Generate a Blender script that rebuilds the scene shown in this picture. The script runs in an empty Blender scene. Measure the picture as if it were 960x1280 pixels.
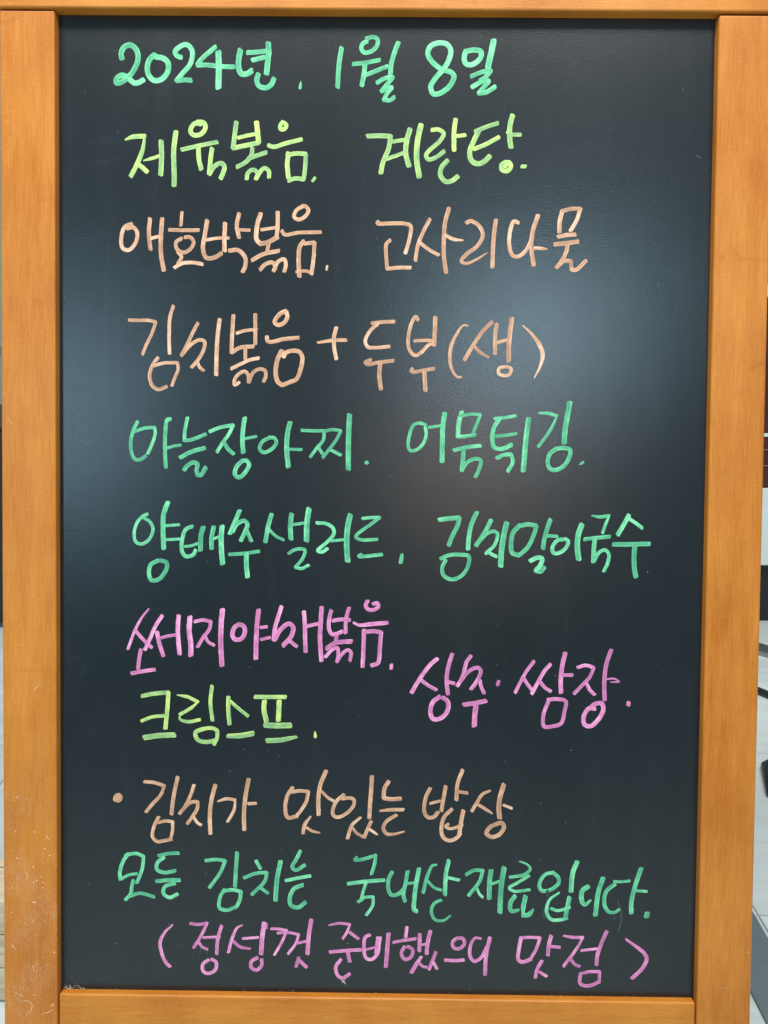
import bpy, bmesh, math, random
from mathutils import Vector, Matrix, noise
random.seed(7)
S = bpy.context.scene
COL = S.collection

# ---------------------------------------------------------------- camera
LEAN = math.radians(14.0)          # the easel face leans back
HC = 0.65                          # centre of the writing surface, along the board
BW, BH = 0.600, 0.914              # visible writing surface
M3 = Matrix(((1, 0, 0), (0, math.sin(LEAN), -math.cos(LEAN)), (0, math.cos(LEAN), math.sin(LEAN))))
RC = Matrix(((0.999930029594527, 0.009918922812251176, -0.006445997621221338),
             (-0.010106184255206038, 0.999507811745351, -0.029698473021684612),
             (0.006148248115358838, 0.029761539447154043, 0.9995381182400436)))
CL = Vector((0.006990598412598772, 0.026293674173858392, 0.717245323052709))
cam_d = bpy.data.cameras.new('camera')
cam = bpy.data.objects.new('camera', cam_d); COL.objects.link(cam)
cam_d.sensor_fit = 'VERTICAL'; cam_d.sensor_height = 36.0; cam_d.lens = 27.0
cam_d.clip_start = 0.02; cam_d.clip_end = 100
cam.matrix_world = Matrix.Translation(M3 @ (CL + Vector((0, HC, 0)))) @ (M3 @ RC.transposed()).to_4x4()
S.camera = cam
S.render.resolution_x, S.render.resolution_y = 768, 1024

# ---------------------------------------------------------------- light
S.view_settings.view_transform = 'Standard'; S.view_settings.look = 'None'
S.view_settings.exposure = 0.0; S.view_settings.gamma = 1.0
W = bpy.data.worlds.new('World'); S.world = W; W.use_nodes = True
bg = W.node_tree.nodes['Background']
bg.inputs[0].default_value = (0.58, 0.84, 0.98, 1); bg.inputs[1].default_value = 0.31

def area(name, loc, aim, sx, sy, power, col):
    l = bpy.data.lights.new(name, 'AREA'); l.shape = 'RECTANGLE'; l.size = sx; l.size_y = sy
    l.energy = power; l.color = col
    o = bpy.data.objects.new(name, l); COL.objects.link(o); o.location = loc
    o.rotation_euler = (Vector(aim) - Vector(loc)).to_track_quat('-Z', 'Y').to_euler()
    return o
BC = (0, 0.16, 0.66)
area('ceiling_panel_light', (-0.1, -0.52, 2.95), (0.0, 0.1, 0.7), 2.4, 0.6, 94, (1.0, 0.95, 0.89))
area('ceiling_spot_light', (0.64, -2.5, 2.08), BC, 0.66, 0.20, 17, (0.56, 0.83, 1.0))
area('window_light', (-1.54, -2.5, 1.70), BC, 0.26, 0.90, 14, (0.50, 0.80, 1.0))
area('pendant_light', (0.42, -2.68, 1.50), BC, 0.24, 0.18, 4.4, (1.0, 0.66, 0.45))

# ---------------------------------------------------------------- helpers
def link(o, parent=None):
    COL.objects.link(o)
    if parent is not None: o.parent = parent
    return o
def empty(name, loc=(0, 0, 0), rot=(0, 0, 0), **kw):
    o = bpy.data.objects.new(name, None); COL.objects.link(o); o.location = loc; o.rotation_euler = rot
    for k, v in kw.items(): o[k] = v
    return o
def mesh_obj(name, bm, mat, parent=None, smooth=False, **kw):
    me = bpy.data.meshes.new(name); bm.to_mesh(me); bm.free()
    if mat: me.materials.append(mat)
    for p in me.polygons: p.use_smooth = smooth
    o = link(bpy.data.objects.new(name, me), parent)
    for k, v in kw.items(): o[k] = v
    return o
def box(bm, x0, x1, y0, y1, z0, z1, bev=0.0, seg=3):
    r = bmesh.ops.create_cube(bm, size=1.0)
    vs = r['verts']
    for v in vs:
        v.co = Vector(((x0 + x1) / 2 + v.co.x * (x1 - x0), (y0 + y1) / 2 + v.co.y * (y1 - y0), (z0 + z1) / 2 + v.co.z * (z1 - z0)))
    if bev:
        es = list({e for v in vs for e in v.link_edges})
        bmesh.ops.bevel(bm, geom=es, offset=bev, segments=seg, profile=0.5, affect='EDGES', clamp_overlap=True)
def boxobj(name, dims, mat, parent=None, bev=0.0, **kw):
    bm = bmesh.new(); box(bm, *dims, bev=bev)
    return mesh_obj(name, bm, mat, parent, smooth=False, **kw)
def tube(bm, pts, r, n=8):
    pts = [Vector(p) for p in pts]; rings = []
    for i, p in enumerate(pts):
        t = (pts[min(i + 1, len(pts) - 1)] - pts[max(i - 1, 0)]).normalized()
        a = t.cross(Vector((0, 0, 1))); a = a.normalized() if a.length > 1e-4 else Vector((1, 0, 0)); b = t.cross(a)
        rings.append([bm.verts.new(p + (a * math.cos(q) + b * math.sin(q)) * r) for q in [2 * math.pi * k / n for k in range(n)]])
    for A, B in zip(rings, rings[1:]):
        for k in range(n): bm.faces.new((A[k], A[(k + 1) % n], B[(k + 1) % n], B[k]))
    bm.faces.new(rings[0]); bm.faces.new(list(reversed(rings[-1])))

class NT:
    def __init__(s, name):
        s.m = bpy.data.materials.new(name); s.m.use_nodes = True; s.t = s.m.node_tree; s.b = s.t.nodes['Principled BSDF']
    def n(s, typ, **kw):
        o = s.t.nodes.new(typ)
        for k, v in kw.items():
            if k.startswith('i_'): o.inputs[k[2:].replace('_', ' ')].default_value = v
            else: setattr(o, k, v)
        return o
    def l(s, a, b): s.t.links.new(a, b)
    def tex(s, scale3, nscale, detail=3, rough=0.55, coord='Object', dist=0.0):
        tc = s.n('ShaderNodeTexCoord'); mp = s.n('ShaderNodeMapping'); mp.inputs['Scale'].default_value = scale3
        s.l(tc.outputs[coord], mp.inputs[0])
        no = s.n('ShaderNodeTexNoise'); no.inputs['Scale'].default_value = nscale; no.inputs['Detail'].default_value = detail
        no.inputs['Roughness'].default_value = rough; no.inputs['Distortion'].default_value = dist
        s.l(mp.outputs[0], no.inputs['Vector']); return no.outputs[0]
    def ramp(s, fac, stops):
        r = s.n('ShaderNodeValToRGB'); e = r.color_ramp.elements
        while len(e) < len(stops): e.new(0.5)
        for k, (p, c) in enumerate(stops):
            e[k].position = p; e[k].color = (c, c, c, 1) if isinstance(c, (int, float)) else (*c, 1)
        s.l(fac, r.inputs[0]); return r.outputs[0]
    def mix(s, fac, a, b, mode='MIX'):
        m = s.n('ShaderNodeMix', data_type='RGBA', blend_type=mode)
        for inp, v in ((m.inputs[0], fac), (m.inputs[6], a), (m.inputs[7], b)):
            if isinstance(v, (int, float)): inp.default_value = v
            elif isinstance(v, tuple): inp.default_value = (*v, 1)
            else: s.l(v, inp)
        return m.outputs[2]
    def math(s, op, a, b=0.0):
        m = s.n('ShaderNodeMath', operation=op)
        for inp, v in ((m.inputs[0], a), (m.inputs[1], b)):
            if isinstance(v, (int, float)): inp.default_value = v
            else: s.l(v, inp)
        return m.outputs[0]
    def bump(s, h, strength, dist):
        b = s.n('ShaderNodeBump'); b.inputs['Strength'].default_value = strength; b.inputs['Distance'].default_value = dist
        s.l(h, b.inputs['Height']); s.l(b.outputs[0], s.b.inputs['Normal'])

def plain(name, col, rough=0.5, metal=0.0, var=0.12, ns=30):
    t = NT(name); f = t.tex((1, 1, 1), ns)
    t.l(t.mix(f, tuple(c * (1 - var) for c in col), tuple(min(1, c * (1 + var)) for c in col)), t.b.inputs['Base Color'])
    t.b.inputs['Roughness'].default_value = rough; t.b.inputs['Metallic'].default_value = metal
    return t.m

def wood(name, along, c0, c1, wear=0.0, seed=0.0):
    t = NT(name)
    sc = {'y': (1, 0.035, 1), 'x': (0.035, 1, 1)}[along]
    fine = t.tex(sc, 900, 4, 0.65)
    sc2 = {'y': (1, 0.10, 1), 'x': (0.10, 1, 1)}[along]
    mid = t.tex(tuple(v for v in sc2), 75, 4, 0.6, dist=0.4)
    blot = t.tex((1, 0.5, 1), 13, 4, 0.6)
    grit = t.tex((1, 0.6, 1), 1100, 2, 0.7)
    f = t.math('ADD', t.math('ADD', t.math('MULTIPLY', mid, 0.22), t.math('MULTIPLY', fine, 0.26)),
               t.math('ADD', t.math('MULTIPLY', grit, 0.30), t.math('MULTIPLY', blot, 0.34)))
    col = t.mix(t.ramp(f, [(0.44, 0.0), (0.68, 1.0)]), c0, c1)
    # amber stains in the lacquer
    st = t.ramp(t.tex((1, 1.6, 1), 22, 2, 0.5, dist=1.0), [(0.66, 0.0), (0.76, 1.0)])
    col = t.mix(t.math('MULTIPLY', st, 0.30), col, (c0[0] * 0.85, c0[1] * 0.72, c0[2] * 0.5))
    if wear:
        # dried splashes and scuffs gathered low on the stile
        tc = t.n('ShaderNodeTexCoord'); sp = t.n('ShaderNodeSeparateXYZ'); t.l(tc.outputs['Object'], sp.inputs[0])
        low = t.n('ShaderNodeMapRange'); t.l(sp.outputs[1], low.inputs[0])
        low.inputs[1].default_value = 0.50; low.inputs[2].default_value = 0.27; low.inputs[3].default_value = 0; low.inputs[4].default_value = 1
        patch = t.ramp(t.tex((1, 0.8, 1), 26, 3, 0.6), [(0.50, 0.0), (0.62, 1.0)])
        flake = t.ramp(t.tex((1, 0.7, 1), 190, 6, 0.75, dist=2.2), [(0.44, 0.0), (0.70, 1.0)])
        w = t.math('MULTIPLY', t.math('MULTIPLY', patch, flake), t.math('MULTIPLY', low.outputs[0], wear))
        col = t.mix(w, col, (0.74, 0.56, 0.44))
    t.l(col, t.b.inputs['Base Color'])
    t.l(t.ramp(mid, [(0.3, 0.34), (0.7, 0.46)]), t.b.inputs['Roughness'])
    t.b.inputs['Specular IOR Level'].default_value = 0.36
    t.bump(t.math('ADD', fine, grit), 0.22, 0.0006)
    return t.m

def board_mat():
    t = NT('chalkboard_surface')
    cloud = t.tex((1, 0.45, 1), 7, 5, 0.6, dist=0.5)
    wipe = t.tex((1, 0.10, 1), 42, 4, 0.6, dist=0.6)
    swirl = t.tex((0.35, 1, 1), 24, 5, 0.7, dist=1.5)
    base = (0.0040, 0.0082, 0.0108)
    col = t.mix(t.ramp(cloud, [(0.35, 0.0), (0.72, 0.55)]), base, (0.0085, 0.0138, 0.0168))
    col = t.mix(t.ramp(wipe, [(0.56, 0.0), (0.80, 0.35)]), col, (0.021, 0.028, 0.032))
    sm = t.math('MULTIPLY', t.ramp(swirl, [(0.58, 0.0), (0.72, 1.0)]), t.ramp(cloud, [(0.48, 0.0), (0.62, 0.6)]))
    col = t.mix(t.math('MULTIPLY', sm, 0.55), col, (0.034, 0.043, 0.048))
    sp = t.ramp(t.tex((1, 1, 1), 700, 1, 0.5), [(0.80, 0.0), (0.84, 1.0)])
    col = t.mix(sp, col, (0.16, 0.19, 0.19))
    t.l(col, t.b.inputs['Base Color'])
    t.l(t.ramp(t.math('ADD', t.math('MULTIPLY', cloud, 0.7), t.math('MULTIPLY', wipe, 0.3)), [(0.3, 0.215), (0.7, 0.240)]), t.b.inputs['Roughness'])
    t.b.inputs['IOR'].default_value = 1.5
    g = t.math('ADD', t.tex((1, 1, 1), 720, 2, 0.7), t.math('MULTIPLY', t.tex((1, 1, 1), 380, 2, 0.5), 0.15))
    t.bump(g, 0.34, 0.00042)
    t.b.inputs['Coat Weight'].default_value = 0.22; t.b.inputs['Coat Roughness'].default_value = 0.46
    return t.m

def ink_mat(name, body, pale, thin):
    t = NT(name)
    uv = t.n('ShaderNodeUVMap'); uv.uv_map = 'UVMap'
    sp = t.n('ShaderNodeSeparateXYZ'); t.l(uv.outputs[0], sp.inputs[0])
    edge = t.math('POWER', t.math('ABSOLUTE', t.math('SUBTRACT', t.math('MULTIPLY', sp.outputs[0], 2.0), 1.0)), 2.2)
    mp = t.n('ShaderNodeMapping'); mp.inputs['Scale'].default_value = (7.0, 26.0, 1.0); t.l(uv.outputs[0], mp.inputs[0])
    no = t.n('ShaderNodeTexNoise'); no.inputs['Scale'].default_value = 1.0; no.inputs['Detail'].default_value = 4; no.inputs['Roughness'].default_value = 0.7
    t.l(mp.outputs[0], no.inputs['Vector'])
    grit = t.tex((1, 1, 1), 1600, 3, 0.7)
    slow = t.tex((1, 1, 1), 90, 2, 0.5)
    d = t.math('ADD', t.math('MULTIPLY', no.outputs[0], 0.66), t.math('MULTIPLY', grit, 0.30))
    mq = t.n('ShaderNodeMapping'); mq.inputs['Scale'].default_value = (0.6, 1.4, 1.0); t.l(uv.outputs[0], mq.inputs[0])
    nq = t.n('ShaderNodeTexNoise'); nq.inputs['Scale'].default_value = 1.0; nq.inputs['Detail'].default_value = 3; t.l(mq.outputs[0], nq.inputs['Vector'])
    d = t.math('ADD', d, t.math('MULTIPLY', t.math('SUBTRACT', nq.outputs[0], 0.5), 0.75))
    d = t.math('ADD', d, t.math('ADD', t.math('MULTIPLY', edge, 0.09), t.math('MULTIPLY', slow, 0.45)))
    f = t.ramp(d, [(0.58, 0.0), (0.72, 0.60), (0.86, 1.0)])
    col = t.mix(f, thin, body)
    col = t.mix(t.ramp(d, [(0.76, 0.0), (0.92, 0.9)]), col, pale)
    t.l(col, t.b.inputs['Base Color'])
    t.b.inputs['Roughness'].default_value = 0.62; t.b.inputs['Specular IOR Level'].default_value = 0.3
    t.bump(t.math('ADD', no.outputs[0], grit), 0.25, 0.0002)
    return t.m

WC0, WC1 = (0.42, 0.118, 0.009), (0.66, 0.255, 0.038)
wood_v = wood('orange_lacquered_wood_upright', 'y', WC0, WC1, 0.0)
wood_worn = wood('orange_lacquered_wood_scuffed', 'y', WC0, WC1, 0.26)
wood_h = wood('orange_lacquered_wood_crosswise', 'x', (0.45, 0.132, 0.009), (0.65, 0.255, 0.032))
board_m = board_mat()
INK = {
    'green': ink_mat('green_chalk_ink', (0.150, 0.620, 0.310), (0.30, 0.78, 0.46), (0.070, 0.330, 0.190)),
    'lime': ink_mat('yellow_green_chalk_ink', (0.47, 0.70, 0.215), (0.74, 0.80, 0.22), (0.20, 0.40, 0.185)),
    'peach': ink_mat('peach_chalk_ink', (0.72, 0.400, 0.240), (0.88, 0.60, 0.42), (0.42, 0.225, 0.145)),
    'pink': ink_mat('pink_chalk_ink', (0.78, 0.255, 0.52), (0.92, 0.46, 0.72), (0.44, 0.150, 0.32)),
}
def smear_mat():
    t = NT('watery_smear')
    f = t.ramp(t.tex((1, 0.3, 1), 500, 4, 0.7), [(0.35, 0.0), (0.75, 1.0)])
    t.l(t.mix(f, (0.020, 0.030, 0.034), (0.060, 0.100, 0.090)), t.b.inputs['Base Color'])
    t.b.inputs['Roughness'].default_value = 0.45
    return t.m
smear_m = smear_mat()
dust_m = plain('white_dust', (0.50, 0.50, 0.46), 0.8)
chip_m = plain('pale_bare_wood_chip', (0.86, 0.66, 0.45), 0.6)

# ---------------------------------------------------------------- floor
tile_m = NT('pale_glazed_floor_tile')
f1 = tile_m.tex((1, 4, 1), 4, 5, 0.6, dist=0.8)
tile_m.l(tile_m.mix(tile_m.ramp(f1, [(0.35, 0.0), (0.7, 1.0)]), (0.62, 0.68, 0.66), (0.80, 0.86, 0.84)), tile_m.b.inputs['Base Color'])
tile_m.b.inputs['Roughness'].default_value = 0.16
tile_m = tile_m.m
grout_m = plain('grey_grout', (0.60, 0.62, 0.61), 0.9)
floor = boxobj('floor', (-12, 12, -12, 12, -0.06, -0.004), grout_m, kind='structure')
tb = bmesh.new(); TS = 0.40; box(tb, 0.001, TS - 0.001, 0.001, TS - 0.001, -0.004, 0.0, 0.0008, 1)
tme = bpy.data.meshes.new('floor_tile'); tb.to_mesh(tme); tb.free(); tme.materials.append(tile_m)
for i in range(-6, 6):
    for j in range(-3, 9):
        o = link(bpy.data.objects.new('floor_tile', tme), floor); o.location = (i * TS + 0.13, j * TS - 0.045, random.uniform(-0.0003, 0.0))
rest = bmesh.new()
for i in range(-25, 25):
    for j in range(-25, 25):
        if -6 <= i < 6 and -3 <= j < 9: continue
        box(rest, i * TS + 0.1315, (i + 1) * TS + 0.1285, j * TS - 0.0435, (j + 1) * TS - 0.0465, -0.004, 0.0)
mesh_obj('floor_tile', rest, tile_m, floor, kind='stuff')

# ---------------------------------------------------------------- chalkboard easel
FZ = 0.009                                   # the frame's face stands 9 mm proud of the writing surface
easel = empty('chalkboard_sign', (0, 0, 0), (math.pi / 2 - LEAN, 0, 0), category='chalkboard',
              label='wooden framed black menu board covered with handwritten green, yellow, peach and pink Korean lines')
SX0, SX1 = 0.3010, 0.3512
TOPY = HC + 0.4590; BOTY = HC - 0.4535
boxobj('stile', (-SX1, -SX0, 0.0, TOPY - 0.0012, -0.016, FZ), wood_worn, easel, bev=0.0016, label='scuffed wooden upright at the left with pale dried splashes near the bottom')
boxobj('stile', (SX0, SX1, 0.0, TOPY - 0.0014, -0.016, FZ), wood_v, easel, bev=0.0022, label='clean wooden upright at the right')
boxobj('top_rail', (-0.372, 0.372, TOPY, TOPY + 0.055, -0.018, FZ + 0.0022), wood_h, easel, bev=0.0018)
boxobj('bottom_rail', (-SX0 + 0.0008, SX0 - 0.0008, BOTY - 0.055, BOTY, -0.014, FZ - 0.0015), wood_h, easel, bev=0.0022)
boxobj('stretcher', (-SX0 + 0.0005, SX0 - 0.0005, 0.03, 0.065, -0.012, FZ - 0.003), wood_h, easel, bev=0.002)
panel = boxobj('board_panel', (-0.3009, 0.3009, HC - 0.4600, HC + 0.4600, -0.005, 0.0), board_m, easel)
# hinged rear support frame, splayed backwards
rear = empty('rear_frame'); rear.parent = easel; rear.location = (0, TOPY - 0.02, -0.022); rear.rotation_euler = (math.radians(30), 0, 0)
for s in (-1, 1):
    boxobj('leg', (s * 0.328 - 0.018, s * 0.328 + 0.018, -1.10, 0.0, -0.016, 0.0), wood_v, rear, bev=0.002)
boxobj('crossbar', (-0.309, 0.309, -0.90, -0.86, -0.014, -0.002), wood_h, rear, bev=0.002)
boxobj('crossbar', (-0.309, 0.309, -0.06, -0.01, -0.014, -0.002), wood_h, rear, bev=0.002)

RT = RC.transposed()
def on_board(u, v, z=0.0):
    """where the writing at this spot of the photograph lies on the board, in the easel's own coordinates"""
    d = RT @ Vector(((u - 480) / 960.0, -(v - 640) / 960.0, -1.0))
    k = (z - CL.z) / d.z
    return Vector((CL.x + d.x * k, CL.y + d.y * k + HC, z))

PX = 0.0007475                                # metres of board per photo pixel at its centre
def catmull(P, step):
    if len(P) == 2: P = [P[0], (P[0] + P[1]) / 2, P[1]]
    out = []
    Q = [P[0] * 2 - P[1]] + P + [P[-1] * 2 - P[-2]]
    for i in range(1, len(Q) - 2):
        a, b, c, d = Q[i - 1:i + 3]
        n = max(2, int((c - b).length / step))
        # centripetal parametrisation keeps the hand's curves free of overshoot
        t0 = 0.0; t1 = t0 + max((b - a).length, 1e-6) ** .5; t2 = t1 + max((c - b).length, 1e-6) ** .5; t3 = t2 + max((d - c).length, 1e-6) ** .5
        for k in range(n):
            t = t1 + (t2 - t1) * k / n
            A1 = a * ((t1 - t) / (t1 - t0)) + b * ((t - t0) / (t1 - t0))
            A2 = b * ((t2 - t) / (t2 - t1)) + c * ((t - t1) / (t2 - t1))
            A3 = c * ((t3 - t) / (t3 - t2)) + d * ((t - t2) / (t3 - t2))
            B1 = A1 * ((t2 - t) / (t2 - t0)) + A2 * ((t - t0) / (t2 - t0))
            B2 = A2 * ((t3 - t) / (t3 - t1)) + A3 * ((t - t1) / (t3 - t1))
            out.append(B1 * ((t2 - t) / (t2 - t1)) + B2 * ((t - t1) / (t2 - t1)))
    out.append(P[-1]); return out

def ribbon(bm, uvl, P, w, zbase, taper=(1, 1), hgt=0.000045):
    pts = catmull(P, 0.0009)
    n = len(pts)
    L = [0.0]
    for a, b in zip(pts, pts[1:]): L.append(L[-1] + (b - a).length)
    T = []
    for i in range(n):
        d = pts[min(i + 1, n - 1)] - pts[max(i - 1, 0)]
        T.append(d.normalized() if d.length > 1e-9 else Vector((1, 0, 0)))
    hw = w / 2; cap = 0.62 * hw
    rows = []
    sk = random.uniform(0, 50); chisel = random.uniform(-0.35, 0.35)
    def wob(s, side): return 1 + 0.085 * noise.noise(Vector((s * 260 + sk, side * 9, 0))) + 0.055 * noise.noise(Vector((s * 900 + sk, side * 5, 3)))
    seq = []
    for q in (1.0, 0.86, 0.55, 0.22): seq.append((pts[0] - T[0] * cap * q, T[0], -cap * q, (1 - q ** 2.6) ** 0.5 if q < 1 else 0.30))
    for i in range(n): seq.append((pts[i], T[i], L[i], 1.0))
    for q in (0.22, 0.55, 0.86, 1.0): seq.append((pts[-1] + T[-1] * cap * q, T[-1], L[-1] + cap * q, (1 - q ** 2.6) ** 0.5 if q < 1 else 0.30))
    tot = L[-1] + 1e-6
    for p, t, s, k in seq:
        nrm = Vector((-t.y, t.x, 0)); sf = min(1, max(0, s / tot))
        edgef = taper[0] + (1 - taper[0]) * min(1, sf * 2.5) if sf < 0.4 else taper[1] + (1 - taper[1]) * min(1, (1 - sf) * 2.5)
        h = hw * k * edgef
        r = []
        for c in (-1, -0.6, 0, 0.6, 1):
            off = h * c * wob(s, 1 if c > 0 else -1)
            sh = t * (chisel * hw * 0.5 * c * (1 if k < 1 else 0))
            r.append((p + nrm * off + sh + Vector((0, 0, zbase + hgt * (1 - abs(c) ** 3) * (0.35 + 0.65 * k))), (c * 0.5 + 0.5, s * 8 + sk)))
        rows.append(r)
    V = [[bm.verts.new(a) for a, _ in r] for r in rows]
    for i in range(len(V) - 1):
        for j in range(4):
            f = bm.faces.new((V[i][j], V[i][j + 1], V[i + 1][j + 1], V[i + 1][j])); f.smooth = True
            for lp, (ii, jj) in zip(f.loops, ((i, j), (i, j + 1), (i + 1, j + 1), (i + 1, j))): lp[uvl].uv = rows[ii][jj][1]

def write(name, label, ox, oy, sc, wdef, data, mat, parent=panel, z=0.0, hgt=0.000045):
    """strokes are 'x,y x,y ...' in an enlargement (ox, oy, scale); '!' marks a sharp turn, 'w24' the pen width, 't.4,1' tapered ends"""
    bm = bmesh.new(); uvl = bm.loops.layers.uv.new('UVMap'); idx = 0
    for st in data.split('|'):
        w = wdef; taper = (1, 1); cur = []; segs = []
        for tk in st.split():
            if tk[0] == 'w': w = float(tk[1:]); continue
            if tk[0] == 't': taper = tuple(float(a) for a in tk[1:].split(',')); continue
            sharp = tk.endswith('!'); x, y = tk.rstrip('!').split(',')
            p = on_board(ox + float(x) / sc, oy + float(y) / sc, z); cur.append(p)
            if sharp: segs.append(cur); cur = [p]
        if len(cur) > 1: segs.append(cur)
        for g in segs:
            ribbon(bm, uvl, g, w / sc * PX * 0.95, 0.00003 + 0.00003 * (idx % 7), taper, hgt); idx += 1
    bmesh.ops.recalc_face_normals(bm, faces=bm.faces)
    for f in bm.faces:
        if f.normal.z < 0: f.normal_flip()
    return mesh_obj(name, bm, mat, parent, smooth=True, label=label)
HW = 'handwritten_word'
write(HW, 'green numerals reading 2024 with the syllable for year', 130, 30, 3.6923, 25, '84,160 79,140 92,108 122,97 150,120 157,160 142,205 112,245 80,268 58,272 58,252 85,236 112,250 140,272 160,270 182,258|235,140 210,165 200,205 212,245 240,262 275,248 297,210 293,175 270,157 238,152|w23 357,155 335,145 328,128 350,105 380,95 405,118 408,150 395,190 365,225 335,262! 370,258 402,260|w22 515,106 480,135 445,168 430,190! 480,190 545,197 600,198|w28 528,130 530,200 528,295|w26 630,120 622,160 622,205 635,230 660,230 682,215|w22 662,132 700,130 745,125|w22 685,167 715,160 740,153|w26 758,88 760,130 755,180 750,230|w24 713,232 705,260 715,285 745,295 770,282 785,252|w14 t.4,1 908,268 905,298', INK['green'])
write(HW, 'green date word reading 1 month', 390, 30, 3.6923, 20, 'w22 137,110 128,160 122,220 118,292|w20 255,80 235,90 228,115 243,132 275,125 300,100 302,70 280,60 250,68|w20 190,185 250,178 312,166|w22 245,190 238,240 230,285|w20 250,235 300,215 350,195|w22 398,86 378,140 365,190 362,228|w20 300,272 335,252 372,245 345,280 320,312! 350,298 368,292 345,322 332,350! 360,352 380,338', INK['green'])
write(HW, 'green date word reading 8 day', 390, 30, 3.6923, 24, '600,212 560,180 535,140 545,105 580,88 620,92 640,120 632,165 605,210 570,250 548,290 560,322 595,318 640,280 655,240 640,222 605,212|w24 712,122 702,155 712,185 745,185 778,155 780,128 750,120 718,124|w28 838,76 830,120 818,170 812,200|w20 735,242 775,225 825,215 800,245 775,262|w22 738,292 780,268 815,262 790,295 770,320! 805,315 845,290', INK['green'])
write(HW, 'first yellow-green word of the second row', 150, 135, 3.6923, 22, 't.5,1 28,145 60,133 115,130! 105,190 85,245 50,315|75,255 100,272 125,295|w16 t.5,1 112,242 150,232 185,220|w24 190,153 192,220 188,308|w24 258,110 248,200 250,290 250,358|w22 375,75 345,72 325,105 340,125 375,120 395,90 385,68 355,65|w20 285,192 360,175 448,157|w22 362,190 365,240 375,282|w22 425,187 418,240 412,305! 435,270 470,255 482,275 465,325|w22 537,66 530,120 522,185|w24 630,66 635,110 640,160|w18 545,138 590,127 630,120|w22 522,185 570,175 640,160|w20 612,185 605,220 580,250 540,272|w20 590,235 625,222 675,205|w20 585,328 590,300 615,285 635,300 628,328! 645,298 665,278 686,290 688,320|w20 752,64 740,80 742,98 758,98 768,80 757,68|w20 685,172 710,180 760,165 838,145|w22 778,208 772,260 778,325|w20 770,218 810,210 858,212! 855,270 848,328|w20 778,335 810,325 850,330|w14 900,322 888,338', INK['lime'])
write(HW, 'second yellow-green word of the second row', 430, 135, 3.6923, 22, '108,130 160,128 215,130! 205,190 180,250 170,300|w18 225,155 280,147|w18 190,238 235,222 280,205|w24 305,98 290,150 285,210 300,268|w26 355,78 340,150 335,230 347,318|w20 405,102 435,100 460,118 440,155 395,195 378,220 390,238 425,228 462,200|w22 515,52 508,110 508,195|w18 515,130 560,125|w22 478,242 450,275 445,310 470,340 500,335 525,315|w20 605,108 650,90 710,70|w24 625,100 600,150 580,205 590,245 620,258 650,245 672,222|w20 600,190 650,170 715,135|w24 778,34 766,80 765,140 770,182|w18 755,110 765,120 815,123|w22 748,250 728,262 730,285 755,290 770,270 760,250 742,268|w18 820,270 838,270', INK['lime'])
write(HW, 'first peach word of the third row', 140, 250, 3.4286, 17, '85,102 55,115 40,160 45,205 70,215 100,185 108,140 92,118 65,122|w18 163,80 158,140 165,212|w15 165,165 205,155|w19 215,80 210,150 210,230 222,302|w14 300,52 295,110|w16 245,128 310,130 372,130|w16 298,165 275,182 280,212 310,225 340,205 350,180 335,160 312,160|w16 282,222 298,245 282,272|w16 268,290 300,272 345,268 388,275|w19 408,88 398,150 390,210 405,248 440,246 470,228|w19 485,100 482,160 482,218|w14 402,172 450,164 500,163|w18 545,58 535,110 545,162|w14 548,128 590,130|w18 502,217 540,215 570,245 572,280 560,308|w20 637,58 622,110 620,170 637,188! 670,180 708,160|w18 710,52 710,110 705,160|w14 640,128 690,120 710,118|w16 672,182 665,222|w18 600,258 650,232 715,218|w17 635,298 658,275 688,268 700,290 693,303! 712,264 738,254 745,280 738,306|w17 820,25 790,45 780,72 800,84 830,68 842,42 825,24|w16 728,132 740,148 800,140 895,138|w19 822,177 805,200 800,250 803,328|w17 825,187 868,182! 865,240 855,318|w14 790,308 830,304 858,314|w10 922,282 920,300', INK['peach'])
write(HW, 'second peach word of the third row', 460, 250, 3.4286, 16, 't1,1 w17 45,92 40,100 100,100 160,102 182,112 178,165 160,228|95,172 78,190 78,240 82,295! 130,290 182,290|w16 265,82 240,130 215,190 203,260|w15 222,182 260,212 303,236|w18 347,35 330,100 325,170 325,240 335,312|w15 t1,.5 330,150 365,168 405,173|w17 t1,.4 422,98 440,90 475,110 492,150 470,195 420,235 400,262 420,272 465,255 508,228|w18 548,85 540,150 535,220 533,288|w17 645,97 625,92 608,140 606,200 620,238 645,242 678,215 705,160|w19 728,66 705,140 700,200 710,280|w15 t1,.5 715,206 765,210|w19 832,48 822,90 820,138|w17 832,48 870,38 910,38! 895,85 868,132|w18 815,158 850,150 888,148|w19 800,190 850,185 900,178|w17 855,195 850,220 830,260 808,290! 840,262 870,262! 872,298! 890,300 935,260', INK['peach'])
write(HW, 'long peach word opening the fourth row', 150, 380, 4.8, 22, 'w20 54,96 110,98 170,98 215,108! 190,180 160,240 135,302|w22 320,12 300,80 295,180 297,298|w22 228,322 195,370 178,430 195,490 230,512 280,495|w20 200,372 260,355 345,352! 350,390 330,440 312,490|w22 468,115 440,165 405,240 368,310|w22 375,300 430,240 480,215 508,228 495,290 460,345 430,380|w20 462,340 475,375 502,400|w26 598,92 585,200 580,300 577,425|w24 680,68 675,150 670,250 670,292! 720,262 800,255|w24 812,62 812,130 812,240|w20 700,175 750,160 820,152|w22 752,265 752,330|w22 668,388 720,362 780,335 832,325|w22 715,470 688,485 690,450 720,415 750,405 770,430 772,470! 800,410 840,390 870,400 875,430 862,465', INK['peach'])
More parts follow.
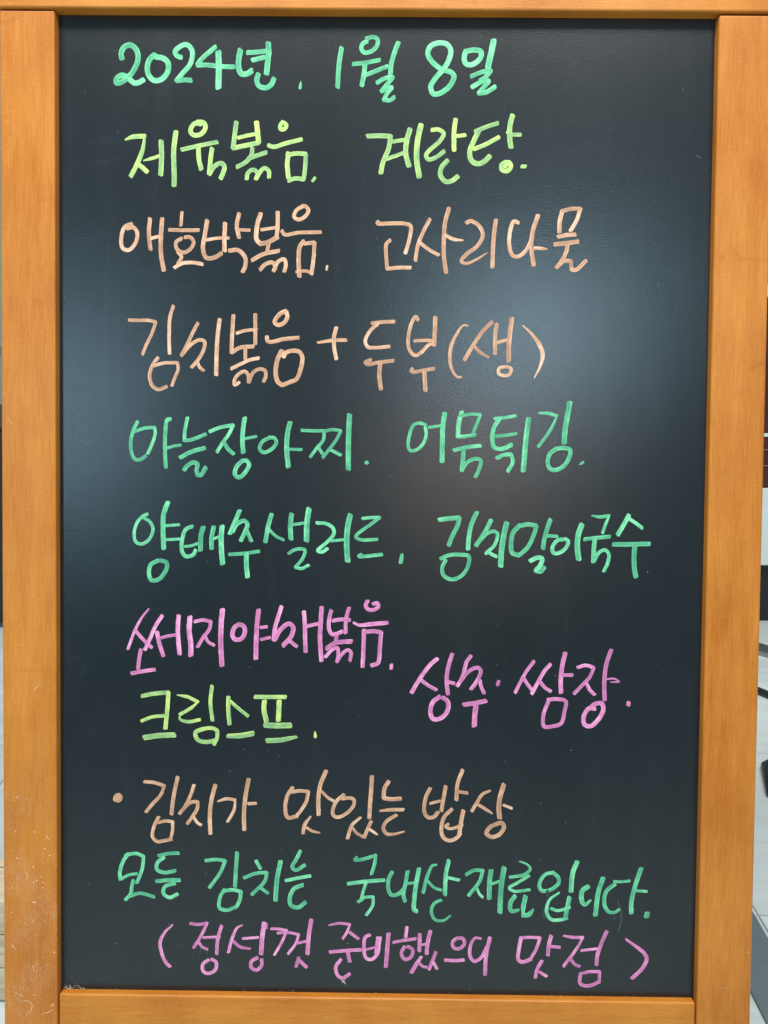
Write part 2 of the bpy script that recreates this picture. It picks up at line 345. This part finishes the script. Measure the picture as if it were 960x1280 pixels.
write(HW, 'peach syllable followed by a plus sign', 320, 380, 4.8, 24, 'w26 180,42 145,58 112,108 130,125 165,115 188,80 182,46|w24 65,195 68,220 90,228 160,212 255,202|w28 155,280 130,330 118,410 130,465 155,485|w26 165,318 180,292 220,280 262,288 278,322 268,390 243,450 200,470 160,487|w22 t.7,1 372,232 460,218 540,216|w24 482,142 468,200 470,270 482,330', INK['peach'])
write(HW, 'two peach syllables before the bracket', 320, 380, 4.8, 22, 'w22 695,115 760,108 830,105|w22 730,120 685,160 655,225 672,258 720,262 800,255|w22 690,335 655,350 670,362 740,350 825,340|w26 745,360 740,430 750,510|w22 972,96 958,76 932,120 914,200 919,270 954,308 992,290 1029,250 1052,236|w26 1076,80 1073,160 1068,248|w20 950,222 1004,218 1068,220|w22 939,388 930,402 945,408 1004,398 1069,388|w26 1010,405 1014,470 1016,520', INK['peach'])
write(HW, 'peach syllable inside brackets', 500, 380, 4.8, 22, 'w22 t.5,.6 405,130 380,128 340,180 305,260 300,340 315,400 345,438 365,438|w24 553,108 500,160 450,230 387,335|w20 t1,.6 440,250 480,290 530,320|w24 582,120 572,180 570,298|w20 585,232 645,215|w28 672,88 660,170 652,260 652,342|w20 628,377 595,387 592,415 622,430 658,420 666,390 640,375|w26 t.3,.3 740,132 790,180 840,250 856,310 840,375 808,438', INK['peach'])
write(HW, 'first green word of the fifth row', 150, 500, 4.8, 22, 'w22 105,130 85,170 65,240 70,320 90,355 120,358 155,335|w20 90,188 150,168 208,165! 212,200 190,270 167,322|w24 303,115 285,118 272,200 270,300 275,405|w18 280,290 320,278 365,270|w22 405,105 390,180 386,243! 430,238 515,205|w26 362,345 430,310 508,288|w26 385,420 400,398 440,375 465,385 460,420 465,448! 485,450 515,405|w22 538,190 600,165 680,150! 650,210 620,250 582,312|w24 625,255 650,295 682,323|w28 748,108 738,180 735,250 740,315|w18 752,232 818,218|w26 735,364 700,400 690,448 715,464 750,436 774,390 760,364 735,364|w22 900,225 855,250 838,292 860,314 905,298 938,255 925,228 895,225', INK['green'])
write(HW, 'green word ending in a dot in the fifth row', 300, 500, 4.8, 24, 'w30 300,135 285,200 280,290 290,400|w18 285,295 370,297|w20 370,182 440,185 505,185! 500,240 460,290 422,342|w20 470,285 495,322|w20 500,190 550,178 605,185! 580,235 540,290 497,345|w20 545,300 575,315 605,330|w32 658,90 652,200 650,310 650,415|w22 755,378 765,374', INK['green'])
write(HW, 'second green word of the fifth row', 490, 500, 4.8, 24, 'w20 205,150 165,138 130,150 105,210 97,280 110,303 145,300 185,265 205,210 200,165|w18 220,165 290,155|w30 316,80 305,160 302,260 300,370|w28 418,72 402,130 395,218|w20 405,98 470,85 530,88! 510,140 485,200|w22 395,220 440,218 500,210|w24 372,302 440,285 530,273|w26 430,300 425,360 418,425|w22 420,420 450,375 500,352 532,362 525,410 500,462|w20 615,112 680,105 742,95|w26 645,112 610,170 602,240 615,285 660,293 718,268|w20 618,218 680,212 745,202|w24 628,350 670,330 715,325! 725,370 695,428|w32 820,112 808,200 798,300 788,425', INK['green'])
write(HW, 'green syllable closing the fifth row with a comma dot', 560, 500, 4.8, 24, 'w20 t.6,1 548,78 600,80 655,95! 620,170 580,230 542,280|w32 730,15 715,100 702,180 697,258|w26 650,292 612,322 598,370 612,412 650,420 700,390 732,330 732,298 700,288 650,292|w16 t.3,1 788,388 812,374', INK['green'])
write(HW, 'first green word of the sixth row', 150, 620, 4.8, 24, 'w20 165,108 140,118 105,155 85,220 95,275 130,288 175,260 198,200 180,155 140,128|w30 287,38 262,110 258,200 262,315|w18 275,178 355,172|w18 275,262 360,258|w26 230,387 185,412 174,470 190,505 235,498 278,440 280,400 240,386|w24 435,182 395,200 374,260 372,330 395,362 440,352 455,325|w18 390,303 430,298 465,285|w30 498,188 485,240 483,325|w28 563,185 550,250 550,315|w18 560,258 605,240|w32 612,182 607,260 610,340 616,405|w28 718,88 700,130 660,225|w26 675,215 700,170 745,148 765,168 750,215 725,268|w24 760,205 775,240 788,270|w22 655,350 740,345 835,332|w30 758,345 758,410 765,485', INK['green'])
write(HW, 'second green word of the sixth row, ending in a comma', 330, 620, 4.8, 26, 'w28 45,110 25,180 8,275|w18 30,200 70,240 118,264|w30 165,108 158,180 162,258|w18 175,172 240,162|w34 270,78 258,160 255,268|w20 148,345 190,320 245,322 235,370 188,428! 225,435 268,415|w22 315,162 370,165 412,190 420,225 380,275 322,328 350,335 380,315|w18 402,270 480,262|w34 517,115 500,200 496,300 502,390|w20 590,135 640,130 695,128! 640,170 565,225 550,245 580,262 680,260|w22 585,350 568,362 600,362 640,358 708,350|w24 t.7,1 828,350 820,400', INK['green'])
write(HW, 'first green word on the right of the sixth row', 530, 620, 4.8, 26, 'w28 92,143 150,135 212,130! 200,180 170,240 148,295|w28 316,98 285,170 270,240 264,318|w24 100,376 150,355 220,352 268,362 260,430 220,482 165,500 118,475 110,430 130,385|w28 402,145 380,190 345,250 312,296|w22 330,275 380,225 420,212 440,228 425,290 370,345|w22 385,335 410,352 435,362|w34 496,162 480,230 465,330 460,420|w28 575,175 535,220 522,290 530,340 570,356|w26 570,180 620,170 675,178! 660,230 620,310 575,352|w28 758,142 735,210 720,270 714,315|w20 735,238 800,242|w28 638,390 680,370 708,375 700,410 670,448! 700,452 722,428|w24 835,260 800,267 770,310 778,342 810,342 852,310 864,272 845,257', INK['green'])
write(HW, 'last green word of the sixth row', 660, 620, 4.8, 24, 'w34 323,172 302,230 296,310 304,380|w20 t.5,1 385,118 430,125 488,118! 465,170 447,222|w24 338,260 400,252 490,244|w28 400,262 394,330 392,395|w22 395,392 430,335 465,325 485,350 475,410 454,452|w28 605,115 575,170 538,232|w22 612,140 650,165 685,193|w28 512,290 600,290 728,287|w30 640,300 636,380 640,450 648,485', INK['green'])
write(HW, 'first pink word of the seventh row', 150, 740, 4.8, 24, 'w18 t.6,1 172,102 130,155 90,230 47,343|w22 88,225 130,275 190,333|w24 253,142 215,200 180,280 150,345|w26 222,240 237,310 260,383|w20 248,275 300,262 338,257|w28 352,142 347,220 352,310 358,372|w32 420,150 415,230 425,310 425,380|w24 125,345 115,400 108,462|w24 70,488 140,475 208,465|w22 448,177 500,168 545,178! 535,225 500,270 465,330|w20 510,265 530,300 565,320|w32 615,106 607,200 605,320 612,440|w28 712,195 685,215 675,260 692,284 728,280 750,240 742,205 715,193|w30 832,108 822,200 817,300 815,400|w20 845,213 882,208|w20 845,285 900,272', INK['pink'])
write(HW, 'second pink word of the seventh row', 330, 740, 4.8, 24, 'w26 105,88 85,150 65,220 58,290|w28 65,285 100,225 150,190 175,212 163,265 115,322|w22 150,290 175,310 197,327|w26 240,118 245,200 247,290 250,358|w22 255,205 325,190|w28 346,92 340,180 336,280 345,412|w24 403,110 390,170 390,220 410,254 470,237|w24 510,95 495,150 490,200 490,245|w24 412,172 460,165 515,168|w24 438,250 430,300|w28 375,338 430,305 525,296|w22 368,390 410,345 440,335 445,380 437,418! 470,370 505,348 522,365 515,412|w24 622,52 610,82 625,104 660,106 686,88 680,66 655,72|w26 t.6,1 540,185 570,198 640,193 740,184|w26 600,228 597,330 592,448|w26 600,240 660,235 702,242! 695,330 683,425 645,440|w22 765,435 763,460', INK['pink'])
write(HW, 'pink two-syllable word right of the seventh row, before the middle dot', 500, 800, 4.8, 26, 'w26 223,112 180,150 120,230 70,315|w22 120,235 165,270 218,300|w26 313,85 290,160 280,240 288,325|w22 292,252 325,260|w28 238,340 198,372 182,430 200,474 250,466 286,420 286,370 255,344|w24 425,95 400,130 375,220 344,275|w24 360,250 410,190 465,165 485,185 465,240 427,295|w22 480,240 485,275 505,320|w28 382,388 440,380 515,365|w32 456,390 448,460 446,515|w22 592,246 585,270', INK['pink'])
write(HW, 'pink two-syllable word at the right edge below the seventh row', 630, 800, 4.8, 24, 'w22 180,128 140,180 105,240 67,315|w22 115,225 140,265 172,303|w24 278,145 240,190 200,260 167,322|w22 212,245 240,280 280,308|w28 367,78 350,150 340,240 342,315|w22 350,210 410,210|w24 262,358 320,354 370,368 362,430 342,500 290,518 240,518 236,450 265,370|w22 442,165 490,152 538,165! 515,220 470,270 420,322|w22 495,260 515,300 543,328|w26 643,60 615,140 602,240 604,360|w12 t1,.6 615,235 660,232 690,250 640,252|w28 545,412 510,410 478,460 484,508 520,516 572,468 596,412 585,380 545,384 520,405|w26 748,374 745,390', INK['pink'])
write(HW, 'yellow-green word in the eighth row', 165, 840, 4, 20, 'w22 50,120 110,108 182,102! 177,180 167,282|w18 48,245 100,225 168,218|w28 62,328 130,318 212,314|w18 t.4,1 228,115 280,125 330,150! 295,180 240,212! 240,235 280,248 340,238|w20 400,70 392,150 402,242|w22 355,285 318,302 328,338 370,350 412,343|w20 350,285 400,280 427,292! 425,330 410,362|w22 482,125 482,190 488,260|w18 490,145 530,180 580,220|w28 t.8,1 480,320 540,318 605,307|w22 615,124 690,125 768,125|w26 662,145 660,190 672,245|w26 736,145 732,242|w30 665,265 730,268 792,266|w26 t1,.6 675,343 740,340 820,325|w16 t.4,1 915,300 917,326', INK['lime'])
write(HW, 'round peach bullet dot', 130, 950, 4.8, 44, 'w44 68,228 88,226|w30 70,232 78,214 92,212 98,228 86,242 72,236', INK['peach'])
write(HW, 'first peach word of the ninth row', 130, 950, 4.8, 22, 'w22 t.9,1 242,130 300,135 362,155! 340,210 290,265 252,312|w24 442,102 425,180 412,260 405,325|w22 328,342 300,400 292,460 320,488 360,484 405,475|w20 325,375 370,365 413,370! 410,430 400,472|w22 540,150 520,210 485,280 454,322|w22 462,310 520,255 562,250! 560,290 530,340 500,382|w20 540,345 560,375 583,390|w26 668,150 645,240 635,330 638,442|w20 t.6,1 685,247 740,232 788,240! 780,300 742,370|w26 868,115 850,210 840,320 842,418|w20 865,262 912,260', INK['peach'])
write(HW, 'second peach word of the ninth row', 340, 950, 4.8, 22, 'w24 123,165 90,220 80,300 95,345 150,337|w22 115,192 170,185 218,190! 205,250 175,300 147,335|w26 325,65 290,150 278,240 280,328|w18 300,190 335,225 370,245|w22 t.6,1 230,340 195,390 187,440|w18 t1,.6 208,405 240,425 285,436|w22 432,207 385,250 364,320 387,343 440,325 488,275 492,240 470,228 420,232|w26 600,98 595,180 588,270 584,348|w22 t.7,1 530,345 480,390 453,470|w18 485,410 510,440 545,460|w22 595,368 575,410 553,465|w18 t1,.6 585,415 630,446|w26 700,128 675,170 670,228! 710,235 772,232|w22 t.6,1 650,305 720,298 788,298|w22 t1,.5 745,330 685,370 667,410 690,443 740,443 790,430', INK['peach'])
write(HW, 'third peach word of the ninth row', 470, 950, 4.8, 22, 'w24 325,170 300,220 290,310 310,342 345,342 372,312|w24 418,158 405,230 392,305|w18 325,260 385,245|w24 520,60 490,140 482,240|w20 495,190 548,198|w24 455,295 410,340 392,410 403,462 440,483 485,466 505,440|w26 523,304 510,370 500,440|w20 435,385 418,398 445,412 518,390|w22 t.7,1 683,185 640,205 600,265 575,306|w20 t1,.6 610,265 650,290 695,320|w30 767,148 745,220 737,290 742,348|w18 765,270 815,290|w26 735,378 685,402 662,438 692,461 740,446 768,402 755,378 730,380', INK['peach'])
write(HW, 'first green word of the tenth row', 140, 1050, 3.6923, 19, 'w18 75,62 50,100 36,150 38,182|w17 60,72 110,62 145,75! 140,130 115,198|w15 42,180 75,162 115,155|w17 100,185 92,215 88,245 62,276|w17 78,260 130,245 195,262|w17 215,72 260,62 308,60|w18 240,80 210,105 207,135 240,150 292,142|w19 205,190 260,185 312,185|w18 290,200 245,215 237,245 265,265 302,250', INK['green'])
write(HW, 'second green word of the tenth row', 140, 1050, 3.6923, 19, 'w17 432,95 480,90 523,95! 500,150 450,220|w19 578,58 572,140 568,215|w18 520,228 500,260 497,313 530,323 573,308|w18 515,235 560,230 595,238! 590,275 575,308|w17 665,95 685,132|w17 610,175 660,155 715,150! 705,190 645,252|w16 680,215 720,246|w22 778,98 762,180 755,278|w18 870,50 850,90 832,125 850,138 890,115|w17 802,187 860,175 915,165|w20 880,207 840,225 820,270 828,303 860,310 893,287', INK['green'])
write(HW, 'third green word of the tenth row', 420, 1050, 4.8, 22, 'w22 t.8,1 125,102 112,120 150,118 240,92! 230,150 213,205|w24 72,262 180,248 290,240|w20 180,258 160,320 150,365|w20 133,372 170,345 222,340! 220,390 182,450|w24 338,192 318,230 315,300 335,330 375,322 415,285|w24 430,188 415,270 404,330 415,368|w18 425,262 480,255|w28 498,172 480,270 470,350 470,420 485,426|w22 t.7,1 600,150 580,152 550,210 522,315|w18 550,245 590,285 632,300|w26 677,122 660,200 653,328|w20 672,225 738,240|w20 t1,.6 630,360 588,382 572,430 595,478 645,483 685,455', INK['green'])
write(HW, 'fourth green word of the tenth row', 580, 1060, 3.84, 20, 'w18 10,127 50,107 90,108! 75,160 22,228|w14 62,195 75,222 90,236|w24 130,108 122,170 122,242|w14 135,172 175,157|w26 192,94 178,190 172,308|w15 t.5,1 268,65 300,77 318,100 290,125 220,140|w16 220,140 260,135 312,133! 260,165 217,192 240,207 315,200|w22 t1,.7 245,230 222,265 228,303 260,298|w24 295,232 285,280 282,322! 310,320 t1,.5 330,297', INK['green'])
write(HW, 'fifth green word of the tenth row, with the final dot', 580, 1060, 3.84, 20, 'w19 430,117 390,127 362,170 370,203 410,203 453,170 453,142 425,117|w24 543,66 522,120 513,208|w18 t.6,1 455,215 410,250 397,310 420,343 470,343 495,335|w22 506,236 495,290 487,332|w16 417,290 450,300 508,285|w24 t1,.5 596,184 568,205 565,252 580,272 605,252|w24 667,144 645,210 630,322|w14 720,160 750,162 795,158|w20 t1,.7 725,172 682,210 673,265 690,303 720,310 745,295|w22 850,98 825,170 803,260 803,312|w14 825,205 878,208|w26 880,312 876,330', INK['green'])
write(HW, 'opening bracket of the last row', 190, 1140, 4.3636, 20, 'w20 t.5,1 110,72 70,110 44,165 52,220 75,275 98,298', INK['pink'])
write(HW, 'first pink word of the last row', 190, 1140, 4.3636, 20, 'w18 208,62 250,68 300,60! 270,125 227,195|w16 250,155 275,190 303,203|w16 280,140 370,135|w20 380,75 360,140 352,228|w20 310,260 278,285 282,325 315,333 348,310 348,272 325,257|w18 t.6,1 490,72 465,85 435,150 417,220|w18 t1,.7 445,160 480,190 535,200|w16 495,145 580,138|w26 612,60 602,130 595,228|w10 626,62 625,90|w20 575,248 542,270 542,303 570,316 598,290 598,258|w16 650,90 690,92 735,100! 710,160 668,233|w16 685,115 740,112 800,122! 785,170 742,228|w16 790,170 840,160|w24 869,42 855,130 848,228|w20 800,248 785,298|w20 805,265 843,300', INK['pink'])
write(HW, 'second pink word of the last row', 405, 1140, 4.3636, 20, 'w16 t.6,1 28,72 80,62 142,68! 125,110 102,146|w18 140,110 188,146|w20 32,218 120,210 205,205|w22 130,220 140,270|w20 92,258 64,300 77,348 102,360 140,337|w20 250,124 225,137 218,195 228,248 258,258 290,230 300,180 306,138|w24 295,140 290,190 285,225|w14 228,205 290,190|w24 352,118 345,200 338,298|w20 452,82 445,136|w18 378,165 430,155 500,145|w20 440,188 422,225 442,258 475,243 483,205 455,188|w22 522,120 520,212|w14 530,180 558,175|w22 580,104 565,170 560,228|w22 t.8,1 530,245 500,290 477,330|w16 515,275 540,298 560,300|w20 610,218 590,270 572,312|w18 597,275 616,310|w20 720,145 702,165 708,193 740,198 766,170 756,143 725,142|w20 660,262 710,265 762,262|w20 t.7,1 855,145 825,142 800,180 797,240 820,268 855,250 888,190|w22 905,140 885,230 878,342', INK['pink'])
write(HW, 'third pink word of the last row', 620, 1140, 4.3636, 20, 'w22 137,138 125,200 122,260 145,273 190,257|w18 137,140 190,138 240,140! 220,200 192,250|w22 301,130 288,180 283,235|w18 300,188 348,192|w20 250,266 225,310 214,358|w18 235,325 275,350|w18 t.7,1 370,130 420,138 475,138! 440,200 368,296|w18 405,255 430,285 456,296|w16 465,210 550,200|w22 604,106 575,170 552,240 548,288|w20 462,332 458,388 490,402 520,398 563,380|w18 465,335 510,325 565,325! 562,378', INK['pink'])
write(HW, 'closing bracket of the last row', 620, 1140, 4.3636, 22, 't.6,1 710,150 760,185 808,225 822,255 800,305 742,362', INK['pink'])

# ---------------------------------------------------------------- smears, dust and chips
for o_, ds in (((580, 1060, 3.84), 't.5,1 w10 738,250 752,300 755,345 742,398|w5 722,315 722,345|w14 400,205 402,230|w7 385,290 383,325 392,345'),
               ((190, 1140, 4.3636), 't1,.3 w7 268,180 265,210 258,240|w4 300,215 302,228')):
    write('smear', 'watery grey dribble under the ink', *o_, 10, ds, smear_m)
ghost = plain('wiped_chalk_ghost', (0.0125, 0.0190, 0.0225), 0.24, ns=200, var=0.5)
for d_, w_ in (('796,168 798,186 795,204', 1.0),                ('842,870 836,898 846,925', 0.8), ('826,872 834,896 842,918', 0.8), ('818,884 828,905 834,922', 0.8),
               ('618,814 632,816 646,813', 1.2), ('625,828 634,827', 1.4), ('330,640 345,655 352,672', 2.4)):
    write('smear', 'thin nick in the board surface', 0, 0, 1.0, w_, 't.15,.15 ' + d_, ghost, hgt=0.000004)
write('smear', 'small blue chalk nick', 0, 0, 1.0, 1.4, '871,195 876,197', smear_m)
write('smear', 'pale ink remnant under the last word', 405, 1140, 4.3636, 7, 't.6,.3 95,372 108,380 118,395|w5 100,385 112,370', dust_m)

def flecks(name, n, gen, mat, parent, z, **kw):
    bm = bmesh.new()
    for _ in range(n):
        x, y, r = gen()
        k = random.randint(4, 6); a0 = random.random() * 6; st = random.uniform(0.4, 1.0); ca, sa = math.cos(a0), math.sin(a0)
        top = []
        for q in range(k):
            a = 2 * math.pi * q / k; rr = r * random.uniform(0.6, 1.2); px, py = rr * math.cos(a), rr * st * math.sin(a)
            top.append(Vector((x + px * ca - py * sa, y + px * sa + py * ca, z)))
        vb = [bm.verts.new(v) for v in top]; c = bm.verts.new(Vector((x, y, z + r * 0.35)))
        for q in range(k): bm.faces.new((vb[q], vb[(q + 1) % k], c))
    return mesh_obj(name, bm, mat, parent, kind='stuff', **kw)
def g1():
    while True:
        x = random.uniform(-0.298, 0.298); y = HC + random.uniform(-0.455, 0.455)
        if random.random() < 0.35 + 0.65 * (y < HC - 0.1): return x, y, random.choice((0.00022, 0.00028, 0.00036, 0.0005))
flecks('dust', 90, g1, dust_m, panel, 0.00003)
def g2():
    if random.random() < 0.72: return -0.2985 + abs(random.gauss(0, 0.010)), HC - 0.4535 + abs(random.gauss(0, 0.0022)), random.uniform(0.0002, 0.0007)
    return random.uniform(-0.29, 0.29), HC - 0.4535 + abs(random.gauss(0, 0.001)), random.uniform(0.0002, 0.0006)
flecks('dust', 80, g2, dust_m, panel, 0.00003)
stiles = [o for o in easel.children if o.name.startswith('stile')]
def g3(): return random.uniform(-SX1 + 0.004, -SX0 - 0.002), HC - 0.47 + abs(random.gauss(0, 0.16)), random.choice((0.0003, 0.0004, 0.0006, 0.0009))
pale_sc = plain('pale_scratch', (0.74, 0.50, 0.33), 0.5, ns=300, var=0.3)
for d_, w_ in (('14,1179 16,1183 20,1187', 1.0), ('57,1042 59,1047 63,1050', 0.8), ('26,1252 34,1251 40,1256 37,1266 32,1269', 0.9), ('50,1268 58,1266 67,1262', 0.9), ('62,1259 68,1255', 0.8), ('40,865 47,858 53,853', 0.6), ('18,1240 24,1243 30,1247', 0.8),
               ('40,1128 43,1128 46,1128', 1.6), ('53,1103 55,1103', 1.8), ('8,520 12,526 15,530', 0.5), ('30,1088 34,1094 33,1101', 1.0), ('12,1112 16,1108', 0.9)):
    write('scratch', 'pale scratch', 0, 0, 1.0, w_, 't.3,.3 ' + d_, pale_sc, parent=stiles[0], z=FZ)
flecks('paint_chip', 46, g3, chip_m, stiles[0], FZ + 0.00002)
def g4(): return random.uniform(SX0 + 0.003, SX1 - 0.003), HC - 0.455 + abs(random.gauss(0, 0.03)), random.choice((0.0003, 0.0004, 0.0005))
flecks('paint_chip', 9, g4, chip_m, stiles[1], FZ + 0.00002)
def ed(): return -SX0 - 0.0010 + random.uniform(-.0004, .0004), HC + random.uniform(-0.45, 0.0), random.uniform(0.0003, 0.0006)
flecks('worn_edge', 40, ed, chip_m, stiles[0], FZ - 0.0003)

# ---------------------------------------------------------------- what shows past the frame
white_p = plain('white_laminate', (0.74, 0.82, 0.81), 0.35, var=0.03)
dark_p = plain('black_laminate', (0.012, 0.013, 0.016), 0.4)
brown_p = plain('dark_red_brown_wood', (0.075, 0.014, 0.010), 0.3, ns=12)
counter = empty('display_counter', (0.0, 1.35, 0), category='counter',
                label='brown counter with a white lower panel and black base seen past the right upright')
boxobj('kick_plate', (0.55, 2.30, 0.03, 0.60, 0.0, 0.165), dark_p, counter)
boxobj('panel', (0.55, 2.30, 0.0, 0.60, 0.167, 0.372), white_p, counter, bev=0.003)
zz = 0.376
pink_p = plain('dull_pink_edging', (0.30, 0.16, 0.15), 0.5)
for h, m in ((0.052, brown_p), (0.0022, pink_p), (0.036, brown_p), (0.0022, pink_p), (0.030, brown_p), (0.008, white_p), (0.16, brown_p), (0.16, brown_p)):
    boxobj('board' if m is brown_p else 'trim_strip', (0.55, 2.30, 0.004 if m is brown_p else 0.0, 0.60, zz, zz + h), m, counter); zz += h + 0.001
boxobj('countertop', (0.53, 2.32, -0.02, 0.62, zz, zz + 0.03), white_p, counter, bev=0.004)

mat_m = plain('slate_grey_rubber', (0.155, 0.195, 0.21), 0.5, ns=60)
a, b, c, d = Vector((0.40, 0.255, 0)), Vector((0.53, 0.375, 0)), Vector((0.512, 0.30, 0)), Vector((0.43, 0.16, 0))
def strip(name, p0, p1, wid, h, mat, **kw):
    p0, p1 = Vector(p0), Vector(p1); t = (p1 - p0); L = t.length; t.normalize()
    bm = bmesh.new(); box(bm, 0, L, -wid / 2, wid / 2, 0.0, h, min(0.0015, h / 3), 2)
    o = mesh_obj(name, bm, mat, None, **kw); o.location = p0; o.rotation_euler = (0, 0, math.atan2(t.y, t.x)); return o
mt = strip('floor_mat', (0.499, 1.05, 0), (0.486, -0.5, 0), 0.060, 0.004, mat_m)
mt['category'] = 'mat'; mt['label'] = 'long slate grey rubber strip lying across the pale tiles by the right upright'
gs = strip('floor_rail', (0.80, 1.30, 0), (1.15, 0.98, 0), 0.05, 0.012, plain('brushed_grey_metal', (0.34, 0.37, 0.38), 0.3, 0.8))
gs['category'] = 'rail'; gs['label'] = 'low grey metal rail on the floor in front of the counter'
cb = bmesh.new(); tube(cb, [(0.70, 1.10, 0.0085), (0.78, 1.03, 0.0085), (0.84, 0.95, 0.0085), (0.86, 0.86, 0.0085), (0.80, 0.76, 0.0085), (0.70, 0.70, 0.0085), (0.672, 0.62, 0.0085), (0.76, 0.50, 0.0085), (0.95, 0.42, 0.0085)], 0.008)
mesh_obj('power_cable', cb, dark_p, None, smooth=True, category='cable', label='thick black cable curling over the pale tiles right of the board')

bin_ = empty('storage_cabinet', (-1.25, 1.28, 0), category='cabinet', label='black cabinet behind the left upright of the menu board')
boxobj('body', (-0.50, 0.62, 0.0, 0.4, 0.02, 0.52), dark_p, bin_, bev=0.004)
boxobj('door', (-0.49, 0.055, -0.016, -0.001, 0.03, 0.51), dark_p, bin_, bev=0.002)
boxobj('door', (0.06, 0.61, -0.016, -0.001, 0.03, 0.51), dark_p, bin_, bev=0.002)

pale = NT('pale_unfinished_pine'); pf = pale.tex((0.06, 1, 1), 60, 5, 0.6, dist=1.2)
pale.l(pale.mix(pale.ramp(pf, [(0.35, 0.0), (0.65, 1.0)]), (0.58, 0.44, 0.27), (0.80, 0.69, 0.49)), pale.b.inputs['Base Color']); pale.b.inputs['Roughness'].default_value = 0.6
crate = empty('wooden_crate', (-0.62, 0.20, 0), category='crate', label='pale pine crate with dark lettering on the floor beside the left upright')
for k in range(3):
    boxobj('plank', (-0.24, 0.20, 0.0, 0.010, 0.004 + k * 0.049, 0.051 + k * 0.049), pale.m, crate, bev=0.001)
    boxobj('plank', (-0.24, 0.20, 0.058, 0.068, 0.004 + k * 0.049, 0.051 + k * 0.049), pale.m, crate, bev=0.001)
boxobj('end_board', (-0.24, -0.228, 0.011, 0.057, 0.004, 0.149), pale.m, crate)
boxobj('end_board', (0.188, 0.20, 0.011, 0.057, 0.004, 0.149), pale.m, crate)
boxobj('lid', (-0.227, 0.187, 0.011, 0.057, 0.138, 0.147), pale.m, crate)
lm = bmesh.new()
for q in ([(0, 0), (0, 0.012)], [(0, 0.012), (0.005, 0.003)], [(0.005, 0.003), (0.010, 0.012)], [(0.010, 0.012), (0.010, 0)]):
    tube(lm, [(0.1475 + x, -0.0003, 0.020 + z) for x, z in q], 0.0009, 5)
mesh_obj('lettering', lm, dark_p, crate, label='dark printed letter M')
